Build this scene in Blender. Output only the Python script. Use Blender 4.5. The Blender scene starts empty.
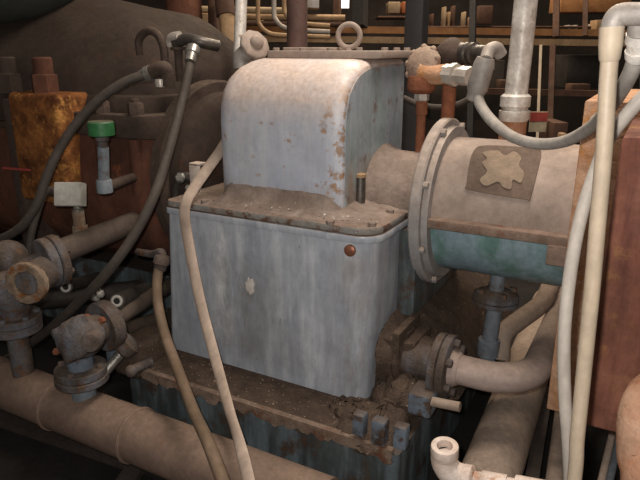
import bpy, bmesh, math, random
from mathutils import Vector, Matrix
random.seed(7)
C = bpy.context.scene.collection
sc = bpy.context.scene

# ------------------------------------------------------------------ camera geometry
F = 610.0
PITCH, YAW, H = math.radians(17.3), math.radians(28.7), 1.55
FW = Vector((-math.sin(YAW)*math.cos(PITCH), math.cos(YAW)*math.cos(PITCH), -math.sin(PITCH)))
RT = Vector((math.cos(YAW), math.sin(YAW), 0.0))
UP = RT.cross(FW)
CAM = Vector((0, 0, H))

def P(px, py, x=None, y=None, z=None, d=None):
    """a point of the place on a plane of known x, y, z or at distance d, surveyed from the photograph"""
    r = FW*F + RT*(px-320) - UP*(py-240)
    if x is not None: t = (x-CAM.x)/r.x
    elif y is not None: t = (y-CAM.y)/r.y
    elif z is not None: t = (z-CAM.z)/r.z
    else: t = d/F
    return CAM + r*t

cd = bpy.data.cameras.new('camera'); cam = bpy.data.objects.new('camera', cd); C.objects.link(cam)
cd.sensor_fit = 'HORIZONTAL'; cd.sensor_width = 36.0; cd.lens = 36.0*F/640.0
cd.clip_start = 0.02; cd.clip_end = 60
cam.matrix_world = Matrix(((RT.x, UP.x, -FW.x, CAM.x), (RT.y, UP.y, -FW.y, CAM.y), (RT.z, UP.z, -FW.z, CAM.z), (0, 0, 0, 1)))
sc.camera = cam
sc.view_settings.view_transform = 'Standard'; sc.view_settings.look = 'None'
sc.view_settings.gamma = 1.0; sc.view_settings.use_curve_mapping = False
sc.view_settings.exposure = 0.2

# ------------------------------------------------------------------ materials
def lin(h):
    if isinstance(h, str):
        h = h.lstrip('#'); c = [int(h[i:i+2], 16)/255 for i in (0, 2, 4)]
    else: c = [v/255 for v in h]
    return tuple((v/12.92 if v <= .04045 else ((v+.055)/1.055)**2.4) for v in c) + (1.0,)

def mat(name, c1, c2=None, rust=None, rust_amt=0.0, rust_scale=9.0, dust=None, dust_amt=0.0, dust_lo=0.25, dust_w=.6,
        rough=0.6, metal=0.0, scale=6.0, stretch=1.0, bump=0.15, flecks=None, fleck_amt=0.0, spec=0.4,
        streak=None, streak_amt=0.0, contrast=(0.35, 0.65), mottle=.45, edge_x=None, bands=()):
    m = bpy.data.materials.new(name); m.use_nodes = True
    nt = m.node_tree; N = nt.nodes; L = nt.links; N.clear()
    out = N.new('ShaderNodeOutputMaterial'); b = N.new('ShaderNodeBsdfPrincipled'); L.new(b.outputs[0], out.inputs[0])
    tc = N.new('ShaderNodeTexCoord')
    mp = N.new('ShaderNodeMapping'); L.new(tc.outputs['Object'], mp.inputs[0])
    mp.inputs['Scale'].default_value = (1, 1, 1.0/stretch)
    mp.inputs['Location'].default_value = (random.uniform(0, 9), random.uniform(0, 9), random.uniform(0, 9))
    def noise(s, det=5.0, src=mp, rgh=0.6):
        n = N.new('ShaderNodeTexNoise'); n.inputs['Scale'].default_value = s; n.inputs['Detail'].default_value = det
        n.inputs['Roughness'].default_value = rgh; L.new(src.outputs[0], n.inputs['Vector']); return n.outputs['Fac']
    def ramp(v, a, bb, lo=0.0, hi=1.0):
        r = N.new('ShaderNodeMapRange'); r.inputs[1].default_value = a; r.inputs[2].default_value = bb
        r.inputs[3].default_value = lo; r.inputs[4].default_value = hi; L.new(v, r.inputs[0]); return r.outputs[0]
    def mix(fac, a, bcol):
        x = N.new('ShaderNodeMix'); x.data_type = 'RGBA'
        if isinstance(fac, float): x.inputs[0].default_value = fac
        else: L.new(fac, x.inputs[0])
        for s, v in ((6, a), (7, bcol)):
            if isinstance(v, tuple): x.inputs[s].default_value = v
            else: L.new(v, x.inputs[s])
        return x.outputs[2]
    def mul(a, v):
        x = N.new('ShaderNodeMath'); x.operation = 'MULTIPLY'; L.new(a, x.inputs[0])
        if isinstance(v, float): x.inputs[1].default_value = v
        else: L.new(v, x.inputs[1])
        return x.outputs[0]
    n1 = noise(scale)
    col = mix(ramp(n1, *contrast), lin(c1), lin(c2 or c1))
    raw = N.new('ShaderNodeMapping'); L.new(tc.outputs['Object'], raw.inputs[0])
    raw.inputs['Location'].default_value = (random.uniform(0, 9), 3.3, random.uniform(0, 9))
    if streak:
        ms = N.new('ShaderNodeMapping'); L.new(tc.outputs['Object'], ms.inputs[0]); ms.inputs['Scale'].default_value = (1, 1, .12)
        ns = noise(14.0, 4.0, ms)
        col = mix(mul(ramp(ns, .46, .64), float(streak_amt)), col, lin(streak))
    for x0_, w_, bc_, amt_, z0_, z1_ in bands:
        sb = N.new('ShaderNodeSeparateXYZ'); L.new(tc.outputs['Object'], sb.inputs[0])
        dx = N.new('ShaderNodeMath'); dx.operation = 'SUBTRACT'; L.new(sb.outputs['X'], dx.inputs[0]); dx.inputs[1].default_value = x0_
        ab = N.new('ShaderNodeMath'); ab.operation = 'ABSOLUTE'; L.new(dx.outputs[0], ab.inputs[0])
        f1 = ramp(ab.outputs[0], 0, w_, 1, 0)
        f2 = ramp(sb.outputs['Z'], z0_, z0_+.08); f3 = ramp(sb.outputs['Z'], z1_-.08, z1_, 1, 0)
        ms2 = N.new('ShaderNodeMapping'); L.new(tc.outputs['Object'], ms2.inputs[0]); ms2.inputs['Scale'].default_value = (1, 1, .3); ms2.inputs['Location'].default_value = (x0_*7, 1, 2)
        col = mix(mul(mul(mul(mul(f1, f2), f3), ramp(noise(16.0, 7.0, ms2, .7), .36, .6)), float(amt_)), col, lin(bc_))
    if rust and rust_amt > 0:
        nr = noise(rust_scale, 8.0, raw, .7)
        t = .78-.5*rust_amt
        if edge_x:
            sp_ = N.new('ShaderNodeSeparateXYZ'); L.new(tc.outputs['Object'], sp_.inputs[0])
            ad = N.new('ShaderNodeMath'); ad.operation = 'ADD'; L.new(nr, ad.inputs[0]); L.new(ramp(sp_.outputs['X'], edge_x[0], edge_x[1], 0.0, edge_x[2]), ad.inputs[1]); nr = ad.outputs[0]
        rf = ramp(nr, t-.04, t+.05)
        nv = noise(rust_scale*4, 4.0, raw)
        rc = lin(rust); rd = tuple(v*.45 for v in rc[:3]) + (1.0,)
        col = mix(rf, col, mix(ramp(nv, .35, .65), rd, rc))
    if dust and dust_amt > 0:
        g = N.new('ShaderNodeNewGeometry'); sx = N.new('ShaderNodeSeparateXYZ'); L.new(g.outputs['Normal'], sx.inputs[0])
        f = ramp(sx.outputs['Z'], dust_lo, min(1.0, dust_lo+dust_w))
        nd = ramp(noise(7.0, 6.0, raw), .25, .6, .55, 1.0)
        dn = ramp(noise(60.0, 3.0, raw), .3, .7)
        dc = lin(dust); dd = tuple(v*.72 for v in dc[:3]) + (1.0,)
        col = mix(mul(mul(f, nd), float(dust_amt)), col, mix(dn, dd, dc))
    if mottle:
        big = ramp(noise(scale*1.7, 7.0, raw, .72), .36, .62)
        fine = ramp(noise(38.0, 6.0, mp, .75), .35, .62)
        vx = N.new('ShaderNodeMath'); vx.operation = 'MULTIPLY_ADD'; L.new(big, vx.inputs[0]); vx.inputs[1].default_value = mottle*.5; vx.inputs[2].default_value = 1-mottle*.55
        vy = N.new('ShaderNodeMath'); vy.operation = 'MULTIPLY_ADD'; L.new(fine, vy.inputs[0]); vy.inputs[1].default_value = mottle*.5; vy.inputs[2].default_value = 1-mottle*.2
        cb = N.new('ShaderNodeCombineXYZ'); pr = mul(vx.outputs[0], vy.outputs[0])
        for i_ in range(3): L.new(pr, cb.inputs[i_])
        mm = N.new('ShaderNodeMix'); mm.data_type = 'RGBA'; mm.blend_type = 'MULTIPLY'; mm.inputs[0].default_value = 1.0
        L.new(col, mm.inputs[6]); L.new(cb.outputs[0], mm.inputs[7]); col = mm.outputs[2]
    if flecks:
        nf = noise(75.0, 2.0, raw)
        col = mix(ramp(nf, .80-.12*fleck_amt, .83-.12*fleck_amt), col, lin(flecks))
    L.new(col, b.inputs['Base Color'])
    b.inputs['Metallic'].default_value = metal
    L.new(ramp(noise(scale*3), .3, .7, max(.05, rough-.12), min(1, rough+.12)), b.inputs['Roughness'])
    b.inputs['Specular IOR Level'].default_value = spec
    if bump:
        bp = N.new('ShaderNodeBump'); bp.inputs['Strength'].default_value = bump; bp.inputs['Distance'].default_value = .01
        L.new(noise(scale*7, 6.0, raw), bp.inputs['Height']); L.new(bp.outputs[0], b.inputs['Normal'])
    return m

M = {}
DUST = '#8d7a6b'
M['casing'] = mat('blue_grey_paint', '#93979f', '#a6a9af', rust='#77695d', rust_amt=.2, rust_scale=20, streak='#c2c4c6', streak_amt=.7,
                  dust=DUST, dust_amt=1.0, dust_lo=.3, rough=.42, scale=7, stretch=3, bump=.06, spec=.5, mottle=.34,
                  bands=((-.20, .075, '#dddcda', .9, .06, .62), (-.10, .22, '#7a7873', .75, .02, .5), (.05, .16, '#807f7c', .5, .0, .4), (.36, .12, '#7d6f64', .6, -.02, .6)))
M['cover'] = mat('blue_grey_cover', '#a5abb8', '#b6bac3', rust='#a27c5a', rust_amt=.28, rust_scale=24, edge_x=(.10, .27, .12), streak='#cfcfd0', streak_amt=.5,
                 dust='#d6c0b1', dust_amt=1.0, dust_lo=-.02, dust_w=.35, rough=.5, bands=((0, 9, '#8d7b6d', 1.0, .45, .76), (0, 9, '#8d7b6d', .8, .45, .71)), mottle=.25, scale=6, stretch=3, bump=.05, spec=.5)
M['cover_end'] = mat('blue_green_cover_end', '#a0a6ad', '#92999f', rust='#7f6552', rust_amt=.34, rust_scale=10, streak='#82968c', streak_amt=.5, bands=((0, 9, '#8d7b6d', 1.0, .45, .86), (0, 9, '#8d7b6d', .8, .45, .76)),
                     dust='#a5907f', dust_amt=.95, dust_lo=.15, rough=.5, scale=6, stretch=4, bump=.06)
M['dusty_flange'] = mat('dusty_flange', '#86847f', '#857a70', rust='#6a4a38', rust_amt=.42, rust_scale=18, dust='#836d5e', dust_amt=1.0, dust_lo=.2,
                        rough=.75, scale=14, bump=.35, flecks='#c9bdb0', fleck_amt=.55)
M['dust_heap'] = mat('settled_dust', '#908075', '#7d6d62', rough=.95, scale=9, bump=.4, flecks='#cfc3b6', fleck_amt=.5, spec=.1)
M['grime'] = mat('grime', '#4a3d34', '#5c4c40', rough=.95, scale=16, bump=.9, flecks='#9a8676', fleck_amt=.9, spec=.15)
M['base'] = mat('dark_green_base', '#4d5353', '#373b3a', rust='#4d3c30', rust_amt=.42, rust_scale=7, streak='#6c777b', streak_amt=.7, mottle=.6,
                dust='#4e3f36', dust_amt=1.0, dust_lo=.3, rough=.6, scale=5, stretch=3, bump=.2)
M['base_lip'] = mat('rusted_lip', '#6b5748', '#857060', rust='#6e4630', rust_amt=.4, rough=.85, scale=24, bump=.6, flecks='#a99a8b', fleck_amt=.5)
M['lug'] = mat('blue_grey_lug', '#6f7882', '#59616a', rust='#4e3d32', rust_amt=.5, rust_scale=12, dust='#5a4a3f', dust_amt=1, rough=.6, scale=10)
M['coupling'] = mat('dusty_coupling_top', '#948377', '#a59487', rust='#7c523a', rust_amt=.14, rust_scale=11, rough=.85, scale=4, bump=.15, flecks='#d6cabd', fleck_amt=.3, spec=.2)
M['coupling_low'] = mat('blue_green_paint', '#7f939c', '#8d9fa6', rust='#6d4a36', rust_amt=.3, rust_scale=9, streak='#44735b', streak_amt=.6, rough=.5, scale=5, bump=.1)
M['ledge'] = mat('rusted_ledge', '#8a7465', '#776152', rust='#7c5138', rust_amt=.36, rust_scale=16, rough=.9, scale=20, bump=.5, flecks='#c9bcae', fleck_amt=.5)
M['disc'] = mat('pale_disc', '#9d9692', '#8b8886', rust='#7d5236', rust_amt=.3, rust_scale=10, dust='#b09c8c', dust_amt=.9, dust_lo=-.1, rough=.75, scale=7, bump=.15)
M['patch'] = mat('dark_dust_patch', '#6f5d50', '#635246', rough=.9, scale=12, bump=.3)
M['patch_pale'] = mat('pale_dust_patch', '#93806c', '#877462', rough=.95, scale=12, bump=.3)
M['copper'] = mat('copper_plug', '#8e5b45', '#a06a50', rough=.4, metal=.5, scale=20, bump=.1)
M['rust_orange'] = mat('orange_rust', '#c49d80', '#ad8060', rust='#c08756', rust_amt=.4, rust_scale=14, rough=.9, scale=14, bump=.5, flecks='#b9a48c', fleck_amt=.3, spec=.1)
M['rust_block'] = mat('bright_rust', '#9d6538', '#55321f', rust='#bb8347', rust_amt=.42, rust_scale=9, mottle=.7, rough=.9, scale=11, bump=.6, spec=.1)
M['rust_red'] = mat('red_rust', '#6f4234', '#835746', rust='#8f6440', rust_amt=.42, rust_scale=4, streak='#5c352b', streak_amt=.8, mottle=.7, rough=.8, scale=5, stretch=4, bump=.25, flecks='#b49c86', fleck_amt=.15, spec=.2)
M['rust_tan'] = mat('tan_rust_pipe', '#a3826b', '#8d6047', rust='#9c6a4a', rust_amt=.4, rust_scale=9, rough=.9, scale=9, bump=.4, spec=.1)
M['turbine'] = mat('dark_brown_casing', '#40342d', '#312823', rust='#452f24', rust_amt=.35, rust_scale=5, dust='#473b32', dust_amt=.6, rough=.85, scale=4, bump=.25, flecks='#8f8378', fleck_amt=.1, spec=.15)
M['turbine_red'] = mat('red_brown_casing', '#694434', '#4a3027', rust='#7f4a2f', rust_amt=.3, rust_scale=7, rough=.85, scale=5, stretch=2, bump=.35, flecks='#9f9184', fleck_amt=.2, spec=.15)
M['turbine_grey'] = mat('grey_brown_joint', '#443831', '#50423a', rust='#523729', rust_amt=.3, dust='#5a4c41', dust_amt=.8, rough=.85, scale=10, bump=.4, spec=.15)
M['valve'] = mat('dirty_valve', '#5b4e45', '#473d37', rust='#6f513b', rust_amt=.40, rust_scale=14, dust='#695a4e', dust_amt=.7, rough=.8, scale=16, bump=.6, streak='#7d8590', streak_amt=.35, spec=.2)
M['valve_pale'] = mat('pale_valve_face', '#93806c', '#6f5c4c', rust='#80512c', rust_amt=.45, rust_scale=16, rough=.85, scale=18, bump=.6, spec=.2)
M['bore'] = mat('dark_bore', '#191716', '#211f1d', rough=.8, scale=8, bump=.1)
M['pipe_brown'] = mat('brown_pipe', '#6e5a4e', '#7d6759', rust='#80522f', rust_amt=.30, rust_scale=4, dust='#86705f', dust_amt=.7, rough=.75, scale=5, bump=.15, flecks='#c2b5a8', fleck_amt=.15, spec=.25)
M['pipe_dark'] = mat('dark_brown_pipe', '#564a42', '#63554b', rust='#60452f', rust_amt=.25, rust_scale=8, dust='#685a4e', dust_amt=.7, rough=.85, scale=8, bump=.25, spec=.2)
M['pipe_dusty'] = mat('dusty_floor_pipe', '#9b8979', '#8c7a6c', dust='#a08d7d', dust_amt=.8, rough=.95, scale=5, bump=.2, flecks='#d0c5b8', fleck_amt=.3, spec=.1)
M['pipe_pink'] = mat('pinkish_pipe', '#a8958a', '#98857a', rust='#8a6a55', rust_amt=.25, dust='#8f7b6c', dust_amt=.8, dust_lo=.4, rough=.75, scale=7, bump=.15)
M['pale_conduit'] = mat('pale_conduit', '#ab9983', '#b7a690', rust='#8c6c50', rust_amt=.1, rust_scale=14, rough=.55, scale=6, stretch=5, bump=.06)
M['white_hose'] = mat('grey_white_hose', '#b3a99d', '#a89e93', rough=.6, scale=6, stretch=5, bump=.06)
M['grey_hose'] = mat('grey_hose', '#a39c94', '#968f86', dust='#968a7d', dust_amt=.6, rough=.65, scale=8, bump=.1)
M['tan_hose'] = mat('tan_hose', '#a38e7d', '#b29e8d', rough=.7, scale=7, stretch=4, bump=.08)
M['brown_hose'] = mat('brown_hose', '#76614f', '#66533f', rough=.75, scale=8, bump=.1)
M['dark_hose'] = mat('dark_hose', '#473e36', '#3d352f', dust='#54493f', dust_amt=.7, rough=.75, scale=8, bump=.1)
M['galv'] = mat('galvanised', '#b7aea4', '#dcd5cb', rust='#9a8068', rust_amt=.3, rust_scale=20, rough=.45, metal=.15, scale=22, bump=.1)
M['steel'] = mat('bright_steel', '#aba79f', '#8b857c', rust='#7b6552', rust_amt=.25, rust_scale=18, rough=.35, metal=.7, scale=20, bump=.1)
M['steel_dark'] = mat('dark_steel', '#4a443f', '#5c554e', rough=.45, metal=.5, scale=15, bump=.15)
M['fitting_grey'] = mat('grey_fitting', '#8f8780', '#a0978e', dust='#958576', dust_amt=.7, rough=.6, metal=.2, scale=12, bump=.15)
M['white_fit'] = mat('white_fitting', '#cdbfb4', '#bda797', rust='#a5795c', rust_amt=.32, rust_scale=14, rough=.6, scale=12, bump=.3)
M['nut_pale'] = mat('pale_nut', '#c3bab0', '#ab9f92', rough=.4, metal=.3, scale=15, bump=.1)
M['rust_valve'] = mat('rust_valve', '#a38d7d', '#8f7666', rust='#a5632f', rust_amt=.36, rust_scale=10, dust='#a8947f', dust_amt=.8, rough=.85, scale=12, bump=.5, spec=.2)
M['rust_nut'] = mat('rust_union', '#7a4a35', '#8e5a40', rough=.85, scale=14, bump=.4, spec=.2)
M['green'] = mat('green_paint', '#2f6a3a', '#275a31', rough=.5, scale=10, bump=.05, dust='#6f5a50', dust_amt=.9, dust_lo=.5)
M['blue_pipe'] = mat('blue_grey_pipe', '#73797e', '#676c70', rust='#5d4a3e', rust_amt=.3, rough=.6, scale=12, bump=.1)
M['jbox'] = mat('pale_grey_box', '#b0aba1', '#9d988d', rust='#6b5f53', rust_amt=.22, rust_scale=20, rough=.6, scale=12, bump=.1)
M['red'] = mat('red_paint', '#b03030', '#a02828', rough=.5, scale=10, bump=0)
M['floor'] = mat('black_floor', '#1c1917', '#26211e', rough=.8, scale=4, bump=.3, flecks='#8a8078', fleck_amt=.25, spec=.2)
M['beam_dark'] = mat('dark_angle_iron', '#38302b', '#423934', rough=.85, scale=9, bump=.3, spec=.15)
M['wall'] = mat('dark_wall', '#2b211b', '#1d1713', rough=.9, scale=2, bump=.1)
M['tan_beam'] = mat('tan_beam', '#a9794b', '#8a5d38', rough=.8, scale=6, bump=.1)
M['tan_pipe'] = mat('tan_pipe', '#a98a66', '#8f7150', rough=.7, scale=6, bump=.1)
M['brown_post'] = mat('brown_post', '#5d4130', '#4a3326', rough=.8, scale=6, bump=.1)
M['black_post'] = mat('black_post', '#242120', '#2c2826', rough=.7, scale=6, bump=.1)
M['stack_brown'] = mat('brown_stack', '#452f27', '#503830', rust='#6e4a3a', rust_amt=.3, rough=.8, scale=8, bump=.2)
M['hood'] = mat('green_grey_hood', '#4c4f47', '#3e423c', rough=.8, scale=5, bump=.1)
M['dark_equip'] = mat('dark_equipment', '#2d2824', '#3a332d', rough=.8, scale=5, bump=.1)
M['cream'] = mat('cream_board', '#ab9678', '#9b8467', rough=.8, scale=6, bump=.05)
M['orange'] = mat('orange_box', '#b06a3c', '#a05a30', rough=.8, scale=6, bump=.05)
M['sign_red'] = mat('sign_red', '#a8473c', '#9c3f36', rough=.6, scale=9, bump=0)
M['sign_pale'] = mat('sign_pale', '#b5a68a', '#a5967a', rough=.6, scale=9, bump=0)
M['yellow'] = mat('yellow_paint', '#b08a2c', '#a07c24', rough=.6, scale=9, bump=0)
M['pale_white'] = mat('off_white', '#d8cfc6', '#cabfb4', rough=.5, scale=12, bump=0)

# ------------------------------------------------------------------ mesh builder
def frame_of(ax):
    ax = Vector(ax).normalized()
    t = Vector((0, 0, 1)) if abs(ax.z) < .9 else Vector((1, 0, 0))
    u = ax.cross(t).normalized(); v = ax.cross(u).normalized()
    return ax, u, v

def smooth_path(pts, sub=6):
    pts = [Vector(p) for p in pts]
    if len(pts) < 3: return pts
    q = [pts[0]*2-pts[1]] + pts + [pts[-1]*2-pts[-2]]
    out = []
    for i in range(1, len(q)-2):
        p0, p1, p2, p3 = q[i-1:i+3]
        for k in range(sub):
            t = k/sub
            out.append(.5*((2*p1)+(p2-p0)*t+(2*p0-5*p1+4*p2-p3)*t*t+(3*p1-p0-3*p2+p3)*t**3))
    out.append(pts[-1]); return out

def rrect(x0, x1, y0, y1, z, rs, n=6):
    """rounded rectangle loop; rs = radii at (x0,y0),(x1,y0),(x1,y1),(x0,y1)"""
    if not hasattr(rs, '__len__'): rs = [rs]*4
    out = []
    for (cx, cy, sx, sy, a0), r in zip(((x0, y0, 1, 1, 180), (x1, y0, -1, 1, 270), (x1, y1, -1, -1, 0), (x0, y1, 1, -1, 90)), rs):
        for k in range(n+1):
            a = math.radians(a0+90*k/n)
            out.append(Vector((cx+sx*r+r*math.cos(a), cy+sy*r+r*math.sin(a), z)))
    return out

class MB:
    def __init__(s): s.bm = bmesh.new()
    def loft(s, loops, cap=True):
        vs = [[s.bm.verts.new(p) for p in lp] for lp in loops]
        n = len(vs[0])
        for a, b in zip(vs, vs[1:]):
            for i in range(n): s.bm.faces.new((a[i], a[(i+1) % n], b[(i+1) % n], b[i]))
        if cap: s.bm.faces.new(vs[0][::-1]); s.bm.faces.new(vs[-1])
        return s
    def box(s, x0, x1, y0, y1, z0, z1, mt=None):
        lp = [[Vector((x0, y0, z)), Vector((x1, y0, z)), Vector((x1, y1, z)), Vector((x0, y1, z))] for z in (z0, z1)]
        if mt is not None: lp = [[mt @ v for v in l] for l in lp]
        return s.loft(lp)
    def bar(s, p0, p1, w, h):
        """rectangular bar; h is measured as near to vertical as the bar allows"""
        p0, p1 = Vector(p0), Vector(p1); ax, u, v = frame_of(p1-p0)
        q = [u*w/2+v*h/2, -u*w/2+v*h/2, -u*w/2-v*h/2, u*w/2-v*h/2]
        return s.loft([[p0+k for k in q], [p1+k for k in q]])
    def lathe(s, o, ax, prof, n=28, cap=True):
        ax, u, v = frame_of(ax); o = Vector(o)
        return s.loft([[o+ax*t+(u*math.cos(2*math.pi*k/n)+v*math.sin(2*math.pi*k/n))*max(r, 1e-4) for k in range(n)] for t, r in prof], cap)
    def cyl(s, p0, p1, r0, r1=None, n=24):
        p0, p1 = Vector(p0), Vector(p1)
        return s.lathe(p0, p1-p0, [(0, r0), ((p1-p0).length, r0 if r1 is None else r1)], n)
    def annulus(s, o, ax, r0, r1, th, n=32):
        ax, u, v = frame_of(ax); o = Vector(o)
        def lp(t, r): return [o+ax*t+(u*math.cos(2*math.pi*k/n)+v*math.sin(2*math.pi*k/n))*r for k in range(n)]
        vs = [[s.bm.verts.new(p) for p in l] for l in (lp(0, r0), lp(0, r1), lp(th, r1), lp(th, r0))]
        for a in range(4):
            A, B = vs[a], vs[(a+1) % 4]
            for i in range(n): s.bm.faces.new((A[i], A[(i+1) % n], B[(i+1) % n], B[i]))
        return s
    def tube(s, pts, r, n=12, sub=6, smooth=True):
        pts = smooth_path(pts, sub) if smooth else [Vector(p) for p in pts]
        m = len(pts); loops = []; u = None
        for i, p in enumerate(pts):
            t = (pts[min(i+1, m-1)]-pts[max(i-1, 0)]).normalized()
            if u is None: _, u, _ = frame_of(t)
            u = (u-t*u.dot(t)).normalized(); v = t.cross(u)
            rr = r(i/(m-1)) if callable(r) else r
            loops.append([p+(u*math.cos(2*math.pi*k/n)+v*math.sin(2*math.pi*k/n))*rr for k in range(n)])
        return s.loft(loops)
    def ribbon(s, pts, nrm, w, th, sub=6):
        """flat strap: nrm is the way its broad face looks"""
        pts = smooth_path(pts, sub); m = len(pts); loops = []; nrm = Vector(nrm)
        for i, p in enumerate(pts):
            t = (pts[min(i+1, m-1)]-pts[max(i-1, 0)]).normalized()
            nn = (nrm-t*nrm.dot(t)).normalized(); q = t.cross(nn)
            loops.append([p+(q*math.cos(a)*w/2+nn*math.sin(a)*th/2) for a in [2*math.pi*k/12 for k in range(12)]])
        return s.loft(loops)
    def torus(s, o, ax, R, r, n=28, m=10):
        ax, u, v = frame_of(ax); o = Vector(o); L = []
        for k in range(n):
            a = 2*math.pi*k/n; d = u*math.cos(a)+v*math.sin(a)
            L.append([s.bm.verts.new(o+d*(R+r*math.cos(2*math.pi*j/m))+ax*r*math.sin(2*math.pi*j/m)) for j in range(m)])
        for k in range(n):
            A, B = L[k], L[(k+1) % n]
            for j in range(m): s.bm.faces.new((A[j], A[(j+1) % m], B[(j+1) % m], B[j]))
        return s
    def ball(s, o, rx, ry=None, rz=None, n=20, m=10):
        ry = ry or rx; rz = rz or rx; o = Vector(o)
        return s.loft([[o+Vector((rx*math.sin(b)*math.cos(2*math.pi*k/n), ry*math.sin(b)*math.sin(2*math.pi*k/n), -rz*math.cos(b))) for k in range(n)]
                       for b in [math.pi*(j+.04)/(m+.08) for j in range(m+1)]])
    def build(s, name, mt, parent=None, loc=None, bev=0.0, seg=2, ang=38, jitter=0.0):
        bm = s.bm
        bmesh.ops.recalc_face_normals(bm, faces=bm.faces)
        if bev:
            ed = [e for e in bm.edges if len(e.link_faces) == 2 and e.calc_face_angle(0) > math.radians(ang)]
            bmesh.ops.bevel(bm, geom=ed, offset=bev, segments=seg, affect='EDGES', profile=.5, clamp_overlap=True)
        if jitter:
            for v in bm.verts: v.co += Vector((random.uniform(-1, 1), random.uniform(-1, 1), random.uniform(-1, 1)))*jitter
        o = Vector((0, 0, 0)); q = parent
        while q is not None: o += q.location; q = q.parent
        if loc is not None: o += Vector(loc)
        for v in bm.verts: v.co -= o
        for f in bm.faces: f.smooth = True
        for e in bm.edges:
            if len(e.link_faces) == 2 and e.calc_face_angle(0) > math.radians(ang): e.smooth = False
        me = bpy.data.meshes.new(name); bm.to_mesh(me); bm.free()
        me.materials.append(M[mt] if isinstance(mt, str) else mt)
        ob = bpy.data.objects.new(name, me); C.objects.link(ob)
        if loc is not None: ob.location = loc
        if parent is not None: ob.parent = parent
        return ob

def tag(o, label, cat, group=None):
    o['label'] = label; o['category'] = cat
    if group: o['group'] = group
    return o
def thing(name, label, cat, loc, group=None):
    o = bpy.data.objects.new(name, None); C.objects.link(o); o.location = loc; o.empty_display_size = .05
    return tag(o, label, cat, group)
def struct(o): o['kind'] = 'structure'; return o
def again(src, parent, delta):
    """another copy of a part, moved by delta, with its own sub-parts"""
    c = src.copy(); C.objects.link(c); c.parent = parent; c.location = Vector(src.location)+Vector(delta)
    for ch in list(src.children):
        k = ch.copy(); C.objects.link(k); k.parent = c
    return c
X, Y, Z = Vector((1, 0, 0)), Vector((0, 1, 0)), Vector((0, 0, 1))

def bolts(parent, name, mt, spots, ax, r, h, n=6, stud=0.0):
    """hex heads on the given spots; one mesh, copied"""
    first = None
    for p in spots:
        p = Vector(p)
        if first is None:
            m = MB().lathe(p, ax, [(0, r), (h*.85, r), (h, r*.85)], n)
            if stud: m.cyl(p+Vector(ax)*h*.9, p+Vector(ax)*(h+stud), r*.5, n=10)
            first = m.build(name, mt, parent); p0 = p
        else: again(first, parent, p-p0)

# ------------------------------------------------------------------ setting
struct(MB().box(-9, 5, -1, 13, -.06, 0).build('floor', 'floor', loc=(0, 0, 0)))
bw = MB(); a = P(-500, 60, d=8.6); b = P(1100, 60, d=8.6)
a.z = b.z = 2.2; bw.bar(a, b, .15, 4.4); struct(bw.build('wall_back', 'wall'))

# ------------------------------------------------------------------ gearbox
g = thing('gearbox', 'large blue grey gearbox with humped dusty cover standing on dark base', 'gearbox', (-1.2, 1.9, .335))
lo = MB()
lo.loft([rrect(-1.70, -.782, 1.758, 2.75, .335, (.03, .075, .03, .03)), rrect(-1.66, -.768, 1.762, 2.75, .95, (.03, .075, .03, .03))])
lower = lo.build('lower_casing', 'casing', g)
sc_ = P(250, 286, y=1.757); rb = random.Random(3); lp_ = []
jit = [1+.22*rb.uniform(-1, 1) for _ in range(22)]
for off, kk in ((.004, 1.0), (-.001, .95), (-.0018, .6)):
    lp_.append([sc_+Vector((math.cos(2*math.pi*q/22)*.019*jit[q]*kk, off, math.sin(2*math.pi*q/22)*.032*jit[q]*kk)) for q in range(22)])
MB().loft(lp_).build('pale_spot', 'pale_white', lower)  # pale ragged oval on the casing front
MB().loft([rrect(-1.665, -.752, 1.752, 2.78, .934, (.03, .085, .03, .03)), rrect(-1.665, -.752, 1.752, 2.78, .960, (.03, .085, .03, .03))]).build('lower_flange', 'casing', g, bev=.004)
MB().loft([rrect(-1.66, -.754, 1.756, 2.78, .963, (.03, .085, .03, .03)), rrect(-1.66, -.754, 1.756, 2.78, .988, (.03, .085, .03, .03))]).build('upper_flange', 'dusty_flange', g, bev=.005)
# cover: a profile swept along x, its ends rounded off
prof = [(1.868, .985), (1.868, 1.02), (1.868, 1.08), (1.866, 1.30), (1.873, 1.365), (1.893, 1.42), (1.93, 1.462), (1.985, 1.495), (2.06, 1.515), (2.14, 1.523), (2.45, 1.525), (2.45, .985)]
cy0, cz0 = 2.2, 1.2
def shrink(k): return [(cy0+(y-cy0)*(1-k*.32/.33*.33/.35), cz0+(z-cz0)*(1-k) if z > 1.0 else z) for y, z in prof]
cv = MB()
def ploop(x, k): return [Vector((x, y, z)) for y, z in shrink(k)]
cv.loft([ploop(-1.485, .20), ploop(-1.480, .13), ploop(-1.465, .075), ploop(-1.435, .025), ploop(-1.40, 0), ploop(-1.01, 0), ploop(-.978, .010), ploop(-.956, .034), ploop(-.944, .065), ploop(-.940, .10)])
cover = cv.build('cover', 'cover', g, ang=30)
MB().loft([ploop(-.9415, .10), ploop(-.9365, .102)]).build('cover_end_plate', 'cover_end', g)
MB().loft([rrect(-1.395, -.905, 2.10, 2.47, 1.520, .02), rrect(-1.395, -.905, 2.10, 2.47, 1.548, .02)]).build('top_lid', 'coupling', g, bev=.004)
MB().loft([rrect(-1.36, -1.17, 2.16, 2.42, 1.545, .02), rrect(-1.36, -1.17, 2.16, 2.42, 1.560, .02)]).build('lid_pad', 'coupling', g, bev=.003)
bolts(g, 'lid_bolt', 'coupling', [(-1.36, 2.125, 1.547), (-1.24, 2.125, 1.547), (-1.12, 2.125, 1.547), (-1.0, 2.125, 1.547), (-.93, 2.2, 1.547), (-.93, 2.32, 1.547), (-.93, 2.43, 1.547)], Z, .013, .012)
e = P(349, 36, y=2.3)
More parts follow.
